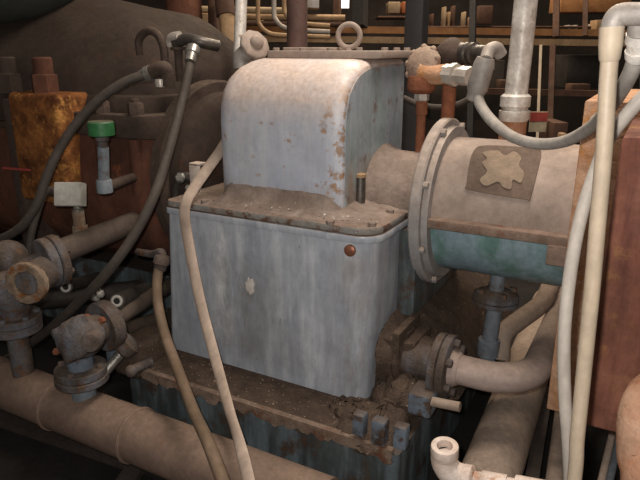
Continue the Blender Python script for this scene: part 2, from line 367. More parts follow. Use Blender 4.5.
ey = MB().torus(e, -Y+X*.3, .044, .011).cyl(e-Z*.07, e-Z*.045, .018, .014, 12).build('eye_bolt', 'coupling', g)
# bearing neck towards the coupling
MB().lathe((-.925, 2.245, .985), X, [(-.03, .225), (-.012, .212), (.0, .203), (.015, .196), (.035, .191), (.065, .188), (.11, .186), (.215, .185)], 36).build('bearing_neck', 'dust_heap', g)
# flange bolts, the tall stud and the copper plug
sp = [P(px, py, z=.988) for px, py in ((205, 203), (268, 208), (330, 224), (372, 226), (390, 213))]
bolts(g, 'flange_bolt', 'dust_heap', sp, Z, .015, .014)
s0 = P(360, 208, z=.988)
MB().lathe(s0-Z*.004, Z, [(0, .019), (.118, .019), (.123, .016)], 14).build('stud', 'steel_dark', g)
MB().lathe(s0+Z*.117, Z, [(0, .0205), (.012, .0205), (.014, .015)], 14).build('stud_cap', 'tan_pipe', g)
c0 = P(350, 250.5, y=1.759)
MB().lathe(c0+Y*.003, -Y, [(0, .021), (.008, .0205), (.011, .016), (.013, .006)], 18).build('drain_plug', 'copper', g)
# breather cap left of the lid
q = P(241, 58, y=2.18); q2 = P(256, 43, y=2.2)
MB().tube([q-Z*.04, q, q+(q2-q)*.6], .035, 14).build('breather_neck', 'fitting_grey', g)
kb = MB(); ax = (q2-q).normalized()*.5+Vector((.5, -.55, .2)); kb.lathe(q2-ax.normalized()*.035, ax, [(0, .055), (.012, .066), (.028, .066), (.036, .05), (.042, .02)], 9)
kb.ball(q2+ax.normalized()*.005, .03)
kb.build('breather_cap', 'coupling', g, bev=.004)
# settled dust along the flange top, banked up against the cover
from mathutils import noise as mnoise
dh = MB()
for (x0, x1, y0, y1, front) in ((-1.63, -.92, 1.768, 1.885, True), (-.965, -.775, 1.80, 2.6, False)):
    nx, ny = (60, 14) if front else (16, 50); vs = []
    for i in range(nx+1):
        for j in range(ny+1):
            u, v = i/nx, j/ny; x, y = x0+(x1-x0)*u, y0+(y1-y0)*v
            if front: e_, bank = min(1, u*10, (1-u)*6, v*4), .14*v**5*max(0, min(1, (-.935-x)*16, (x+1.475)*14))
            else: e_, bank = min(1, (1-u)*4, v*8), .045*(1-u)**4*min(1, v*5)
            nz = .5+.5*mnoise.noise(Vector((x*14, y*14, 0)))+.4*mnoise.noise(Vector((x*50, y*50, 3)))
            vs.append(dh.bm.verts.new((x, y, .984+(.006+.012*nz)*max(0, e_)+bank)))
    for i in range(nx):
        for j in range(ny):
            k_ = i*(ny+1)+j; dh.bm.faces.new((vs[k_], vs[k_+ny+1], vs[k_+ny+2], vs[k_+1]))
dd = dh.build('settled_dust', 'dust_heap', g, ang=80); dd['kind'] = 'stuff'

def flakes(name, parent, n, fx, size, mt):
    mb = MB(); rr = random.Random(n)
    for _ in range(n):
        c = Vector(fx(rr)); a_ = rr.uniform(0, 6.3); l_, w_ = size*rr.uniform(.5, 1.6), size*rr.uniform(.3, .8)
        d_ = Vector((math.cos(a_), math.sin(a_), rr.uniform(-.1, .3))); mb.bar(c, c+d_*l_, w_, size*.3)
    o_ = mb.build(name, mt, parent); o_['kind'] = 'stuff'; return o_
flakes('paint_flakes', g, 60, lambda q: (q.uniform(-1.62, -.80), q.uniform(1.775, 1.85), 1.0), .006, 'patch_pale')
flakes('bright_flakes', g, 16, lambda q: (q.uniform(-1.3, -.80), q.uniform(1.77, 1.86), 1.002), .008, 'pale_white')

# ------------------------------------------------------------------ machine base
bs = thing('machine_base', 'dark green stained steel base ledge carrying the blue grey gearbox', 'machine base', (-1.2, 1.6, 0))
MB().loft([rrect(-1.76, -.575, 1.57, 3.0, 0, .02), rrect(-1.76, -.575, 1.57, 3.0, .31, .02)]).build('base_block', 'base', bs)
lip = MB(); n = 80; top = []; bot = []
for i in range(n+1):
    x = -1.66+1.07*i/n
    top.append(x); bot.append(.292+.012*math.sin(i*.31+1.5*math.sin(i*.13))*math.sin(i*.9)+.014*random.random())
fr = [lip.bm.verts.new((x, 1.552, .337)) for x in top]; fb = [lip.bm.verts.new((x, 1.549+.004*random.random(), z)) for x, z in zip(top, bot)]
bt = [lip.bm.verts.new((x, 1.575, .337)) for x in top]; bb = [lip.bm.verts.new((x, 1.575, z)) for x, z in zip(top, bot)]
for i in range(n):
    for A, B in ((fr, fb), (bt, fr), (fb, bb), (bb, bt)): lip.bm.faces.new((A[i], A[i+1], B[i+1], B[i]))
lip.build('rusted_lip', 'base_lip', bs)
MB().loft([rrect(-1.70, -.76, 1.56, 2.9, .309, .02), rrect(-1.70, -.76, 1.56, 2.9, .3345, .02)]).build('ledge_plate', 'grime', bs)
# foot lugs and jacking screws at both front corners
for (px0, py0, px1, py1, yy) in ((352, 414, 363, 438, 1.545), (371, 420, 384, 448, 1.54), (393, 426, 405, 452, 1.545)):
    a = P(px0, py0, y=yy); b = P(px1, py1, y=yy)
    MB().box(a.x, b.x, yy, yy+.04, b.z, a.z).build('foot_lug', 'lug', bs, bev=.006)
a = P(413, 394, y=1.72); b = P(431, 421, y=1.72)
MB().box(a.x-.02, b.x-.004, 1.72, 1.83, b.z, a.z).build('jacking_lug', 'lug', bs, bev=.012)
a = P(431, 402, y=1.74); b = P(460, 407, y=1.74)
MB().cyl(a-X*.03, b, .0165, n=14).build('jacking_screw', 'pipe_dusty', bs)
# left end: a cluster of caked fittings
a = P(153, 350, y=1.55)
MB().box(-1.80, -1.66, 1.53, 1.75, .29, .44).build('end_bracket', 'grime', bs, bev=.03, seg=3)
MB().box(-1.79, -1.76, 1.50, 1.56, .36, .50).build('end_lug', 'lug', bs, bev=.006)
a = P(131, 371, y=1.46); b = P(150, 362, y=1.56)
MB().cyl(a, b, .019, n=12).ball(a, .024).build('end_screw', 'valve', bs)
# caked dirt at the casing's right foot
dp = MB(); ze_ = P(470, 372, y=1.88).z; fx_ = P(452, 370, y=1.88).x
cxy = P(398, 360, y=1.86)
dp.ball((-.69, 1.70, .31), .10, .15, .07, 26, 14)
dp.ball((-.76, 1.64, .318), .07, .085, .045, 20, 12)
dp.ball((-.66, 1.86, .36), .085, .13, .10, 26, 14)
dp.ball((-.80, 1.70, .325), .09, .07, .045, 26, 14)
for v in dp.bm.verts: v.co += Vector((random.uniform(-1, 1), random.uniform(-1, 1), random.uniform(-1, 1)))*.006
dp.lathe((-.765, 1.92, ze_-.02), X, [(0, .12), (.02, .115), (.05, .10), (.09, .085), (fx_-.07+.765, .08)], 26)
dp.lathe((-.70, 1.90, ze_-.01), X, [(0, .10), (.004, .112), (.02, .112), (.026, .10)], 26)
dp.ball((-.705, 1.82, .345), .07, .08, .07, 26, 14)
for v in dp.bm.verts: v.co += Vector((random.uniform(-1, 1), random.uniform(-1, 1), random.uniform(-1, 1)))*.006
dp.loft([rrect(-.79, fx_-.11, 1.83, 2.05, .31, .03), rrect(-.77, fx_-.13, 1.84, 2.05, ze_+.07, .03)])
dp.box(-.70, -.675, 1.80, 2.0, ze_-.1, ze_+.12)
o = dp.build('caked_dirt', 'grime', bs); o['kind'] = 'stuff'

flakes('grit', bs, 70, lambda q: (q.uniform(-1.6, -.65), q.uniform(1.58, 1.74), .337), .005, 'patch_pale')
# pedestal carrying the coupling and the cross pipes, right of the gearbox
pd = thing('coupling_pedestal', 'grimy dark steel pedestal beneath the coupling housing right of gearbox', 'pedestal', (-.66, 2.2, .31))
MB().loft([[Vector(v) for v in ((-.768, 1.86, .30), (-.50, 2.0, .30), (-.50, 3.0, .30), (-.768, 3.0, .30))],
           [Vector(v) for v in ((-.768, 1.92, .62), (-.60, 2.06, .50), (-.60, 3.0, .50), (-.768, 3.0, .62))]]).build('sloped_plate', 'grime', pd, bev=.01)
MB().box(-.766, -.70, 2.0, 2.6, .6, .93).build('web', 'base', pd)

# ------------------------------------------------------------------ coupling housing (right)
k = thing('coupling_housing', 'dusty cylindrical coupling housing with blue green underside right of gearbox', 'coupling housing', (-.45, 2.245, .68))
CY, CZ = 2.245, .99
def half(mb, x0, x1, R, a0, a1, n=28, th=.012):
    A = [math.radians(a0+(a1-a0)*i/n) for i in range(n+1)]
    L = []
    for x in (x0, x1):
        L.append([Vector((x, CY+R*math.cos(t), CZ+R*math.sin(t))) for t in A]+[Vector((x, CY+(R-th)*math.cos(t), CZ+(R-th)*math.sin(t))) for t in reversed(A)])
    mb.loft(L); return mb
MB().lathe((-.712, CY, CZ), X, [(0, .312), (.006, .318), (.034, .318), (.04, .312)], 56).build('end_flange', 'disc', k)
MB().lathe((-.672, CY, CZ), X, [(0, .292), (.022, .288)], 56).build('flange_step', 'disc', k)
up_ = half(MB(), -.655, -.19, .25, 0, 180).build('upper_shell', 'coupling', k)
half(MB(), -.655, -.19, .25, 180, 360).build('lower_shell', 'coupling_low', k)
le = MB()
le.box(-.65, -.19, CY-.293, CY-.235, .962, .995); le.build('joint_ledge', 'ledge', k, bev=.006)
le2 = MB(); le2.box(-.65, -.19, CY+.235, CY+.293, .962, .995); le2.build('joint_ledge', 'ledge', k, bev=.006)
a = P(553, 246, y=1.95); MB().box(-.25, -.19, 1.945, 1.965, .90, .965).build('ledge_tab', 'ledge', k, bev=.003)
# cover plate on the shell, bent to it, and the pale splash on it
def on_shell(px, py, R):
    r = FW*F+RT*(px-320)-UP*(py-240); A = r.y**2+r.z**2; B = 2*((CAM.y-CY)*r.y+(CAM.z-CZ)*r.z); c = (CAM.y-CY)**2+(CAM.z-CZ)**2-R*R
    t = (-B-math.sqrt(max(0, B*B-4*A*c)))/(2*A); q = CAM+r*t; return q.x, math.atan2(q.z-CZ, q.y-CY)
def shell_patch(corners, R, th, name, mt, parent, n=14, ragged=None):
    mb = MB(); cs = [on_shell(px, py, R) for px, py in corners]
    cx = sum(c[0] for c in cs)/len(cs); ca = sum(c[1] for c in cs)/len(cs)
    ring = [(c[0], c[1]) for c in cs]; pts = []
    m_ = len(ring)
    for i in range(m_):
        p0, p1, p2, p3 = (ring[(i+q) % m_] for q in (-1, 0, 1, 2))
        for j in range(5):
            t = j/5
            pts.append(tuple(.5*(2*p1[c]+(p2[c]-p0[c])*t+(2*p0[c]-5*p1[c]+4*p2[c]-p3[c])*t*t+(3*p1[c]-p0[c]-3*p2[c]+p3[c])*t**3) for c in (0, 1)))
    lay = []
    for s, rr in ((.0, R+th), (.35, R+th), (.7, R+th), (1., R+th), (1., R-.002)):
        if s == 0: continue
        lay.append([mb.bm.verts.new((cx+(x-cx)*s, CY+rr*math.cos(ca+(t-ca)*s), CZ+rr*math.sin(ca+(t-ca)*s))) for x, t in pts])
    c = mb.bm.verts.new((cx, CY+(R+th)*math.cos(ca), CZ+(R+th)*math.sin(ca))); m = len(pts)
    for i in range(m): mb.bm.faces.new((c, lay[0][i], lay[0][(i+1) % m]))
    for A, B in zip(lay, lay[1:]):
        for i in range(m): mb.bm.faces.new((A[i], A[(i+1) % m], B[(i+1) % m], B[i]))
    return mb.build(name, mt, parent)
pl = shell_patch([(474, 152), (488, 147), (533, 150), (541, 156), (531, 197), (522, 199), (470, 190), (467, 183)], .25, .007, 'hatch_plate', 'patch', k)
shell_patch([(483, 153), (497, 151), (505, 156), (514, 152), (521, 158), (519, 166), (524, 173), (521, 183), (513, 180), (511, 189), (503, 187), (498, 182), (486, 186), (480, 180), (487, 172), (482, 163), (487, 159)], .257, .003, 'pale_splash', 'patch_pale', pl)
sp = []
for t in range(8):
    a = math.radians(22+45*t); sp.append((-.672, CY+.302*math.cos(a), CZ+.302*math.sin(a)))
bolts(k, 'flange_bolt', 'disc', sp, X, .014, .016)

# ------------------------------------------------------------------ rusty housing, far right
h = thing('rusty_housing', 'tall red rusted steel housing with orange rusted flange plate, far right', 'housing', (.05, 1.7, .1))
MB().box(-.192, .30, 1.93, 2.6, .40, 1.412).build('flange_plate', 'rust_orange', h, bev=.006)
ZB = P(600, 430, y=1.50).z
a = P(598, 300, y=1.50).x
MB().box(a, .55, 1.50, 1.932, ZB, 1.37).build('body', 'rust_red', h, bev=.012)
hb = P(585, 345, y=1.92); MB().cyl(hb+Y*.02, hb-Y*.03, .02, n=6).build('plate_bolt', 'white_fit', h)
hb = P(596, 119, y=1.93); MB().cyl(hb+Y*.01, hb-Y*.03, .014, n=10).build('plate_stud', 'white_fit', h)

# rust pipe, bottom right corner
rp = MB()
q0 = P(652, 500, y=1.15)
rp.tube([Vector((q0.x+.03, q0.y-.03, 0)), Vector((q0.x+.02, q0.y-.02, .3)), q0, P(648, 455, y=1.18), P(650, 415, y=1.22), P(662, 395, y=1.3), P(690, 390, y=1.36)], .056, 20)
tag(rp.build('rusted_pipe', 'rust_tan', loc=(q0.x+.03, q0.y-.03, 0)), 'tan rusted pipe bend in front of the red rusted housing', 'pipe')

# ------------------------------------------------------------------ pale conduit with elbow, and its hoses
YC = 1.15
cp = thing('pale_conduit', 'tall cream conduit pipe with elbow on top in front of red housing', 'conduit', P(578, 470, y=YC))
pts = [P(px, py, y=YC) for px, py in ((612, 30), (608, 80), (604, 150), (598, 220), (592, 290), (587, 340), (581, 400), (577, 440), (573, 490))]
pts += [Vector((pts[-1].x, YC, .25)), Vector((pts[-1].x, YC, 0))]
MB().tube(pts, .0142, 16).build('pipe', 'pale_conduit', cp)
el = [P(612, 36, y=YC), P(613, 24, y=YC), P(620, 15, y=YC), P(640, 14, y=YC-.005), P(665, 14, y=YC-.01)]
MB().tube(el, lambda t: .0180 if t < .93 else .017, 18).build('elbow', 'fitting_grey', cp)
MB().lathe(P(612, 27, y=YC), P(610, 52, y=YC)-P(612, 27, y=YC), [(0, .0195), (.03, .0185), (.05, .0165), (.055, .014)], 18).build('collar', 'pale_conduit', cp)
tb = MB(); tb.tube([P(640, 14, y=YC+.01), P(641, 25, y=YC+.015), P(640, 34, y=YC+.02)], .020, 16); tb.build('branch', 'fitting_grey', cp)
a, b = P(640, 33, y=YC+.02), P(637, 56, y=YC+.04)
MB().lathe(a, b-a, [(0, .021), (.015, .0215), (.017, .018), (.03, .0178), (.032, .020), (.043, .019), (.05, .015)], 16).build('connector', 'galv', cp)

# ------------------------------------------------------------------ braided hose loop with its crimped end
gh = thing('grey_hose', 'grey hose looping across top of the coupling housing to the conduit elbow', 'hose', P(540, 146, y=1.75))
hp = [P(476, 93, y=2.05), P(482, 108, y=2.0), P(495, 124, y=1.93), P(515, 138, y=1.86), P(540, 144, y=1.80), P(566, 141, y=1.72), P(590, 128, y=1.6), P(606, 112, y=1.45), P(620, 92, y=1.32), P(632, 70, y=1.22), P(637, 50, y=1.19)]
MB().tube(hp, lambda t: .0178-.004*t, 14).build('hose', 'grey_hose', gh)
a, b = P(486, 58, y=2.05), P(475, 96, y=2.05)
MB().lathe(a, b-a, [(0, .028), (.02, .034), (.10, .034), (.112, .028), (.135, .026), (.14, .02)], 18).build('crimp_sleeve', 'fitting_grey', gh)
MB().tube([P(486, 60, y=2.05), P(489, 51, y=2.08), P(496, 48, y=2.11), P(501, 55, y=2.13)], .021, 14).build('end_elbow', 'fitting_grey', gh)

wh = MB().tube([P(665, 78, y=1.30), P(642, 98, y=1.30), P(624, 118, y=1.3), P(608, 140, y=1.32), P(598, 164, y=1.33), P(584, 205, y=1.30), P(574, 250, y=1.27), P(567, 300, y=1.25), P(564, 345, y=1.24), P(565, 400, y=1.23), P(568, 440, y=1.23), P(571, 500, y=1.23)], .0132, 14)
tag(wh.build('white_hose', 'white_hose', loc=P(570, 480, y=1.23)), 'off white hose hanging down beside the left of the cream conduit', 'hose')

# ------------------------------------------------------------------ galvanised pipe behind coupling
gp = thing('galvanised_pipe', 'mottled silver galvanised pipe rising behind the coupling housing', 'pipe', P(513, 135, y=2.42))
MB().tube([P(531, -40, y=2.42), P(526, 0, y=2.42), P(521, 50, y=2.42), P(516, 95, y=2.42)], .042, 20).build('pipe', 'galv', gp)
a, b = P(516, 94, y=2.42), P(514, 118, y=2.42)
MB().lathe(a, b-a, [(0, .046), (.008, .056), (.045, .056), (.05, .049), (.058, .049), (.062, .057), (.09, .057), (.1, .05)], 20).build('coupling_nut', 'galv', gp)
MB().cyl(P(514, 116, y=2.42), P(511, 145, y=2.42), .05, n=18).build('stub', 'rust_tan', gp)

# ------------------------------------------------------------------ rust valve and the pipes at the gearbox's back corner
v = thing('pressure_valve', 'pale round valve with orange rusted union beside the gearbox cover end', 'valve', P(420, 140, y=2.3))
c = P(422, 64, y=2.30); 
vb = MB(); ax = Vector((-.25, -.85, .35)); vb.lathe(c-ax.normalized()*.03, ax, [(-.03, .04), (0, .062), (.012, .07), (.035, .07), (.045, .058), (.06, .03)], 20)
for t in range(9):
    a_, u_, v_ = frame_of(ax); t_ = 2*math.pi*t/9; vb.ball(c+(u_*math.cos(t_)+v_*math.sin(t_))*.066, .014, n=8, m=5)
vb.build('valve_head', 'rust_valve', v)
MB().tube([c+Vector((.0, -.02, -.03)), P(432, 75, y=2.28), P(446, 74, y=2.28)], .036, 16).build('outlet_elbow', 'rust_orange', v)
MB().lathe(P(422, 76, y=2.29), -Z, [(0, .05), (.015, .054), (.05, .054), (.062, .042), (.066, .03)], 10).build('union', 'rust_nut', v)
MB().lathe(P(422, 92, y=2.29), -Z, [(0, .025), (.004, .029), (.03, .029), (.034, .024)], 6).build('nut', 'nut_pale', v)
MB().lathe(P(422, 101, y=2.29), -Z, [(0, .023), (.05, .023), (.052, .018), (.20, .018)], 14).build('down_pipe', 'rust_nut', v)
a, b = P(445, 74, y=2.28), P(477, 77, y=2.22)
MB().lathe(a, b-a, [(0, .03), (.003, .037), (.03, .037), (.033, .042), (.055, .042), (.058, .03), (.075, .028), (.078, .034), (.12, .034)], 8).build('nipple', 'nut_pale', v)
dv = thing('dark_elbow_valve', 'dark brown pipe elbow with ribbed union behind the pale round valve', 'pipe fitting', P(452, 130, y=2.6))
c = P(452, 50, y=2.6)
MB().lathe(c-Z*.05, Z, [(-.02, .04), (0, .055), (.03, .068), (.06, .062), (.085, .04), (.10, .012)], 10).build('elbow', 'turbine_grey', dv)
MB().lathe(P(458, 53, y=2.6), P(492, 54, y=2.5)-P(458, 53, y=2.6), [(0, .045), (.05, .04), (.055, .045), (.07, .045), (.075, .038), (.085, .045), (.10, .045), (.105, .034), (.2, .034)], 14).build('ribbed_union', 'steel_dark', dv)
MB().lathe(P(451, 62, y=2.6), -Z, [(0, .04), (.02, .042), (.022, .034), (.06, .032), (.10, .03), (.30, .028)], 14).build('down_pipe', 'rust_nut', dv)

# ------------------------------------------------------------------ small drain pipe under the coupling, elbow pipe, floor pipes
dpz = thing('drain_pipe', 'blue grey drain pipe with rusted flange joint under the coupling housing', 'pipe', P(487, 350, y=2.2))
c = P(496, 297, y=2.18)
MB().cyl(Vector((c.x, c.y, .76)), Vector((c.x, c.y, c.z)), .028, n=16).build('upper_pipe', 'blue_pipe', dpz)
MB().lathe(Vector((c.x, c.y, c.z+.012)), Z, [(-.016, .080), (-.014, .084), (.0, .084), (.01, .06), (.02, .045)], 20).build('upper_flange', 'valve', dpz)
MB().lathe(Vector((c.x, c.y, c.z-.022)), Z, [(-.004, .07), (0, .084), (.015, .084)], 20).build('lower_flange', 'valve', dpz)
sp = [(c.x+.064*math.cos(t), c.y+.064*math.sin(t), c.z+.02) for t in (.6, 2.1, 3.8, 5.3)]
bolts(dpz, 'flange_bolt', 'valve', sp, Z, .014, .016)
lowc = P(488, 352, y=2.18)
MB().tube([c-Z*.02, c*.5+lowc*.5, lowc], .03, 16).build('lower_pipe', 'blue_pipe', dpz)
MB().lathe(lowc+Z*.06, -Z, [(0, .034), (.006, .042), (.07, .042), (.078, .03), (.2, .03)], 14).build('socket', 'blue_pipe', dpz)
bp = MB().tube([P(500, 360, y=2.2), P(503, 335, y=2.25), P(520, 320, y=2.36), P(540, 305, y=2.48), P(548, 292, y=2.6), P(552, 280, y=2.8)], .038, 14)
tag(bp.build('bent_pipe', 'pipe_dusty', loc=P(500, 350, y=2.2)), 'thin dusty bent pipe rising behind the blue grey drain pipe', 'pipe')

ep = thing('elbow_pipe', 'thick pinkish pipe elbow bolted by a round flange to gearbox base', 'pipe', P(500, 372, y=1.86))
ZE = P(470, 372, y=1.88).z
fx = P(452, 370, y=1.88).x
MB().lathe((fx-.06, 1.88, ZE), X, [(0, .108), (.003, .113), (.026, .113), (.029, .108)], 32).build('inner_flange', 'valve', ep)
MB().lathe((fx-.03, 1.88, ZE), X, [(0, .108), (.003, .113), (.027, .113), (.03, .108)], 32).build('outer_flange', 'valve', ep)
bolts(ep, 'flange_bolt', 'valve', [(fx-.001, 1.88+.089*math.cos(t), ZE+.089*math.sin(t)) for t in (.4, 1.45, 2.5, 3.55, 4.6, 5.65)], X, .015, .02)
MB().cyl((fx-.20, 1.88, ZE), (fx-.058, 1.88, ZE), .06, n=20).build('stub', 'valve', ep)
R = .052
x1 = fx+.20
path = [Vector((fx-.002, 1.88, ZE)), Vector((fx+.07, 1.88, ZE))]+[Vector((x1-.10+.16*math.sin(t), 1.88+.16-.16*math.cos(t), ZE)) for t in [math.pi/2*i/8 for i in range(9)]]+[Vector((x1+.06, 2.3, ZE)), Vector((x1+.06, 3.2, ZE))]
MB().tube(path, R, 20, sub=3).build('bend', 'pipe_pink', ep)
MB().lathe((fx-.002, 1.88, ZE), X, [(0, .07), (.012, .066), (.03, .056)], 24).build('weld_hub', 'pipe_pink', ep)

def floor_pipe(px0, py0, px1, py1, z, R, lab, y0=1.0, y1=3.6, mt='pipe_dusty'):
    a = P(px0, py0, z=z); b = P(px1, py1, z=z); d = (b-a).normalized()
    p0 = a-d*.5; p1 = b+d*1.2
    return tag(MB().cyl(p0, p1, R, n=32).build('floor_pipe', mt, loc=p0), lab, 'pipe')
floor_pipe(492, 470, 513, 410, .18, .098, 'wide dusty pipe running low beside the gearbox base')
floor_pipe(556, 470, 563, 410, .16, .03, 'narrow dusty pipe running low right of the wide dusty pipe')
tr = MB(); a = P(533, 476, z=.1); b = P(546, 400, z=.1); d = (b-a).normalized(); tr.bar(a-d*.4, b+d*1.0, .045, .1)  # black bar drawn for the dark gap between the two pipes
tag(tr.build('dark_gap_bar', 'beam_dark', loc=a), 'black bar standing for the dark gap between the two dusty low pipes', 'dark gap')
for i, (p, lab) in enumerate((((604, 470, 611, 440), 'thin grey tube left of pair under the red rusted housing'), ((612, 470, 619, 440), 'thin dark tube right of pair under the red rusted housing'))):
    a = P(p[0], p[1], z=.25); b = P(p[2], p[3], z=.25); d = (b-a).normalized()
    tag(MB().cyl(a-d*.2, b+d*.8, .012, n=10).build('thin_tube', ('tan_hose', 'blue_pipe')[i], loc=a), lab, 'tube', 'thin tubes under the housing')

we = thing('white_elbow', 'white crusted open pipe elbow at the end of a short pipe run', 'pipe fitting', P(450, 478, y=1.3))
YW = 1.27
MB().tube([P(444, 451, y=YW), P(445, 463, y=YW), P(453, 474, y=YW), P(470, 480, y=YW)], .033, 20).build('elbow', 'white_fit', we)
a, b = P(444, 456, y=YW), P(443.6, 446, y=YW)
up = Vector((0, -.12, 1)).normalized(); o = P(444.5, 456, y=YW)
MB().annulus(o, up, .0185, .034, .034).build('socket', 'white_fit', we, bev=.004)
MB().cyl(o+up*.006, o+up*.012, .0186, n=20).build('socket_bore', 'bore', we)
a, b = P(464, 478, y=YW), P(530, 491, y=YW)
MB().lathe(a-(b-a)*.02, b-a, [(0, .03), (.004, .034), (.024, .034), (.03, .022)], 18).build('socket_band', 'white_fit', we)
MB().cyl(a, b+(b-a)*.8, .022, n=16).build('pipe', 'white_fit', we)
MB().lathe(a+(b-a)*.28, b-a, [(0, .025), (.004, .027), (.06, .027)], 16).build('sleeve', 'white_fit', we)
MB().lathe(a+(b-a)*.78, b-a, [(0, .026), (.002, .031), (.1, .031)], 16).build('end_sleeve', 'white_fit', we)

# ------------------------------------------------------------------ main pipe, lower left
YP, ZP, RP = 1.36, .205, .097
mp_ = thing('main_pipe', 'long thick brown pipe running along the floor before gearbox base', 'pipe', (-1.5, YP, ZP-RP))
MB().cyl((-3.4, YP, ZP), (-.72, YP, ZP), RP, n=36).build('pipe', 'pipe_brown', mp_)
wx = P(137, 434, y=YP).x
MB().torus((wx, YP, ZP), X, RP, .008, 36, 8).build('weld_ring', 'pipe_brown', mp_)
again(mp_.children[-1], mp_, (-.42, 0, 0))
for x in (-1.0, -2.9): MB().box(x-.03, x+.03, YP-.1, YP+.1, 0, ZP-RP*.75).build('saddle', 'beam_dark', mp_)

# pipe fittings rising from it
def flange(parent, name, c, ax, R, th, mt, nb=6, bolt_mt='valve'):
    MB().lathe(Vector(c), ax, [(0, R*.96), (th*.12, R), (th*.88, R), (th, R*.96)], 28).build(name, mt, parent)
    a_, u, w = frame_of(ax)
    bolts(parent, 'flange_bolt', bolt_mt, [Vector(c)+a_*th*.9+(u*math.cos(2*math.pi*i/nb+.4)+w*math.sin(2*math.pi*i/nb+.4))*R*.8 for i in range(nb)], ax, R*.13, R*.16)
gx = P(20, 350, y=YP).x
v1 = thing('gate_valve', 'dirty angle valve with open bore and pale ring at far left', 'valve', (gx, YP, ZP+RP))
MB().cyl((gx, YP, ZP+RP*.8), (gx, YP, .52), .042, n=18).build('riser', 'valve', v1)
zf = P(20, 330, y=YP).z
flange(v1, 'lower_flange', (gx, YP, zf-.005), Z, .098, .035, 'valve')
flange(v1, 'bonnet_flange', (gx, YP, zf+.032), Z, .10, .03, 'valve')
bc = P(22, 280, y=YP)
vb = MB(); vb.lathe((gx, YP, zf+.05), Z, [(0, .06), (.03, .065), (.07, .09), (.13, .10), (.19, .085), (.215, .04)], 22); vb.build('body', 'valve', v1)
d1 = Vector((.38, -.9, .02)).normalized(); o = P(27, 283, y=YP-.10)
MB().cyl(o-d1*.11, o, .062, n=20).build('side_port', 'valve', v1)
MB().annulus(o-d1*.012, d1, .043, .076, .024).build('port_ring', 'valve_pale', v1, bev=.005, jitter=.002)
MB().cyl(o-d1*.03, o-d1*.004, .0435, n=20).build('port_bore', 'bore', v1)
d2 = Vector((.25, 1, .05)).normalized(); o2 = P(50, 262, y=1.42)
MB().cyl(bc+Vector((.0, 0, .02)), o2, .055, n=18).build('outlet_neck', 'valve', v1)
flange(v1, 'outlet_flange', o2-d2*.03, d2, .096, .035, 'valve')
flange(v1, 'mating_flange', o2+d2*.008, d2, .099, .032, 'valve')
pb = P(160, 212, y=2.05)
MB().tube([o2, P(60, 252, y=1.47), pb, pb+(pb-o2)*.2], .048, 18).build('outlet_pipe', 'pipe_dark', v1)
MB().ball(P(8, 258, y=YP+.02), .075, .075, .07).build('handwheel_boss', 'valve', v1)

gx2 = P(83, 385, y=YP).x
v2 = thing('globe_valve', 'dirty lobed globe valve with bolted flange on the brown main pipe', 'valve', (gx2, YP, ZP+RP))
zf = P(83, 376, y=YP).z
MB().cyl((gx2, YP, ZP+RP*.8), (gx2, YP, zf+.02), .045, n=18).build('riser', 'blue_pipe', v2)
flange(v2, 'lower_flange', (gx2, YP, zf-.02), Z, .098, .028, 'valve')
flange(v2, 'upper_flange', (gx2, YP, zf+.01), Z, .095, .03, 'valve', 4)
MB().cyl((gx2, YP, zf+.03), (gx2, YP, zf+.11), .05, n=18).build('neck', 'lug', v2)
c = P(78, 338, y=YP-.05)
ax = Vector((.25, -.9, .25)).normalized()
vb = MB(); vb.lathe(c-ax*.09, ax, [(0, .055), (.04, .075), (.08, .078), (.11, .06)], 22)
a_, u, w = frame_of(ax)
def lobes(t, kk): return [c+ax*t+(u*math.cos(q)+w*math.sin(q))*kk*(.070+.020*max(0, math.cos(4*q+.9))**2) for q in [2*math.pi*i/40 for i in range(40)]]
vb.loft([lobes(-.005, .95), lobes(.0, 1), lobes(.032, 1), lobes(.038, .94), lobes(.05, .6)])
vb.build('body', 'valve', v2)
MB().lathe(P(91, 342, y=YP-.13), Vector((.5, -.8, .15)), [(-.05, .032), (0, .034), (.014, .03), (.016, .02)], 16).build('bonnet_cap', 'valve', v2)
d3 = Vector((.12, 1, .03)).normalized(); o3 = P(100, 328, y=1.45)
MB().cyl(c, o3, .06, n=16).build('outlet_neck', 'valve', v2)
flange(v2, 'outlet_flange', o3, d3, .098, .05, 'valve')
bolts(v2, 'bonnet_bolt', 'rust_nut', [P(88, 317, y=1.375), P(103, 320, y=1.40), P(58, 351, y=1.30)], ax, .013, .018)
MB().tube([o3, P(122, 314, y=1.55), P(175, 282, y=2.1)], .035, 16).build('outlet_pipe', 'pipe_dark', v2)
a, b = P(105, 372, y=1.42), P(122, 352, y=1.5)
MB().cyl(a, b, .02, n=12).build('drain_tube', 'steel', v2)
MB().lathe(P(120, 350, y=1.5), Vector((.5, .5, .5)), [(0, .04), (.01, .05), (.05, .05), (.06, .035)], 12).build('drain_cap', 'valve', v2)

# dark angle iron on the floor, in front
fi = MB(); zz = .015
a = P(-40, 402, z=zz); b = P(142, 462, z=zz); d = (b-a).normalized(); fi.bar(a, b, .10, .03)
tag(fi.build('angle_iron', 'beam_dark', loc=a), 'dark steel strip on the black floor parallel to brown main pipe', 'steel strip')
fi = MB(); a = P(146, 452, z=zz); b = P(118, 495, z=zz); fi.bar(a, b, .07, .03)
tag(fi.build('angle_iron', 'beam_dark', loc=a), 'short dark steel strip on the floor turning towards the viewer', 'steel strip')

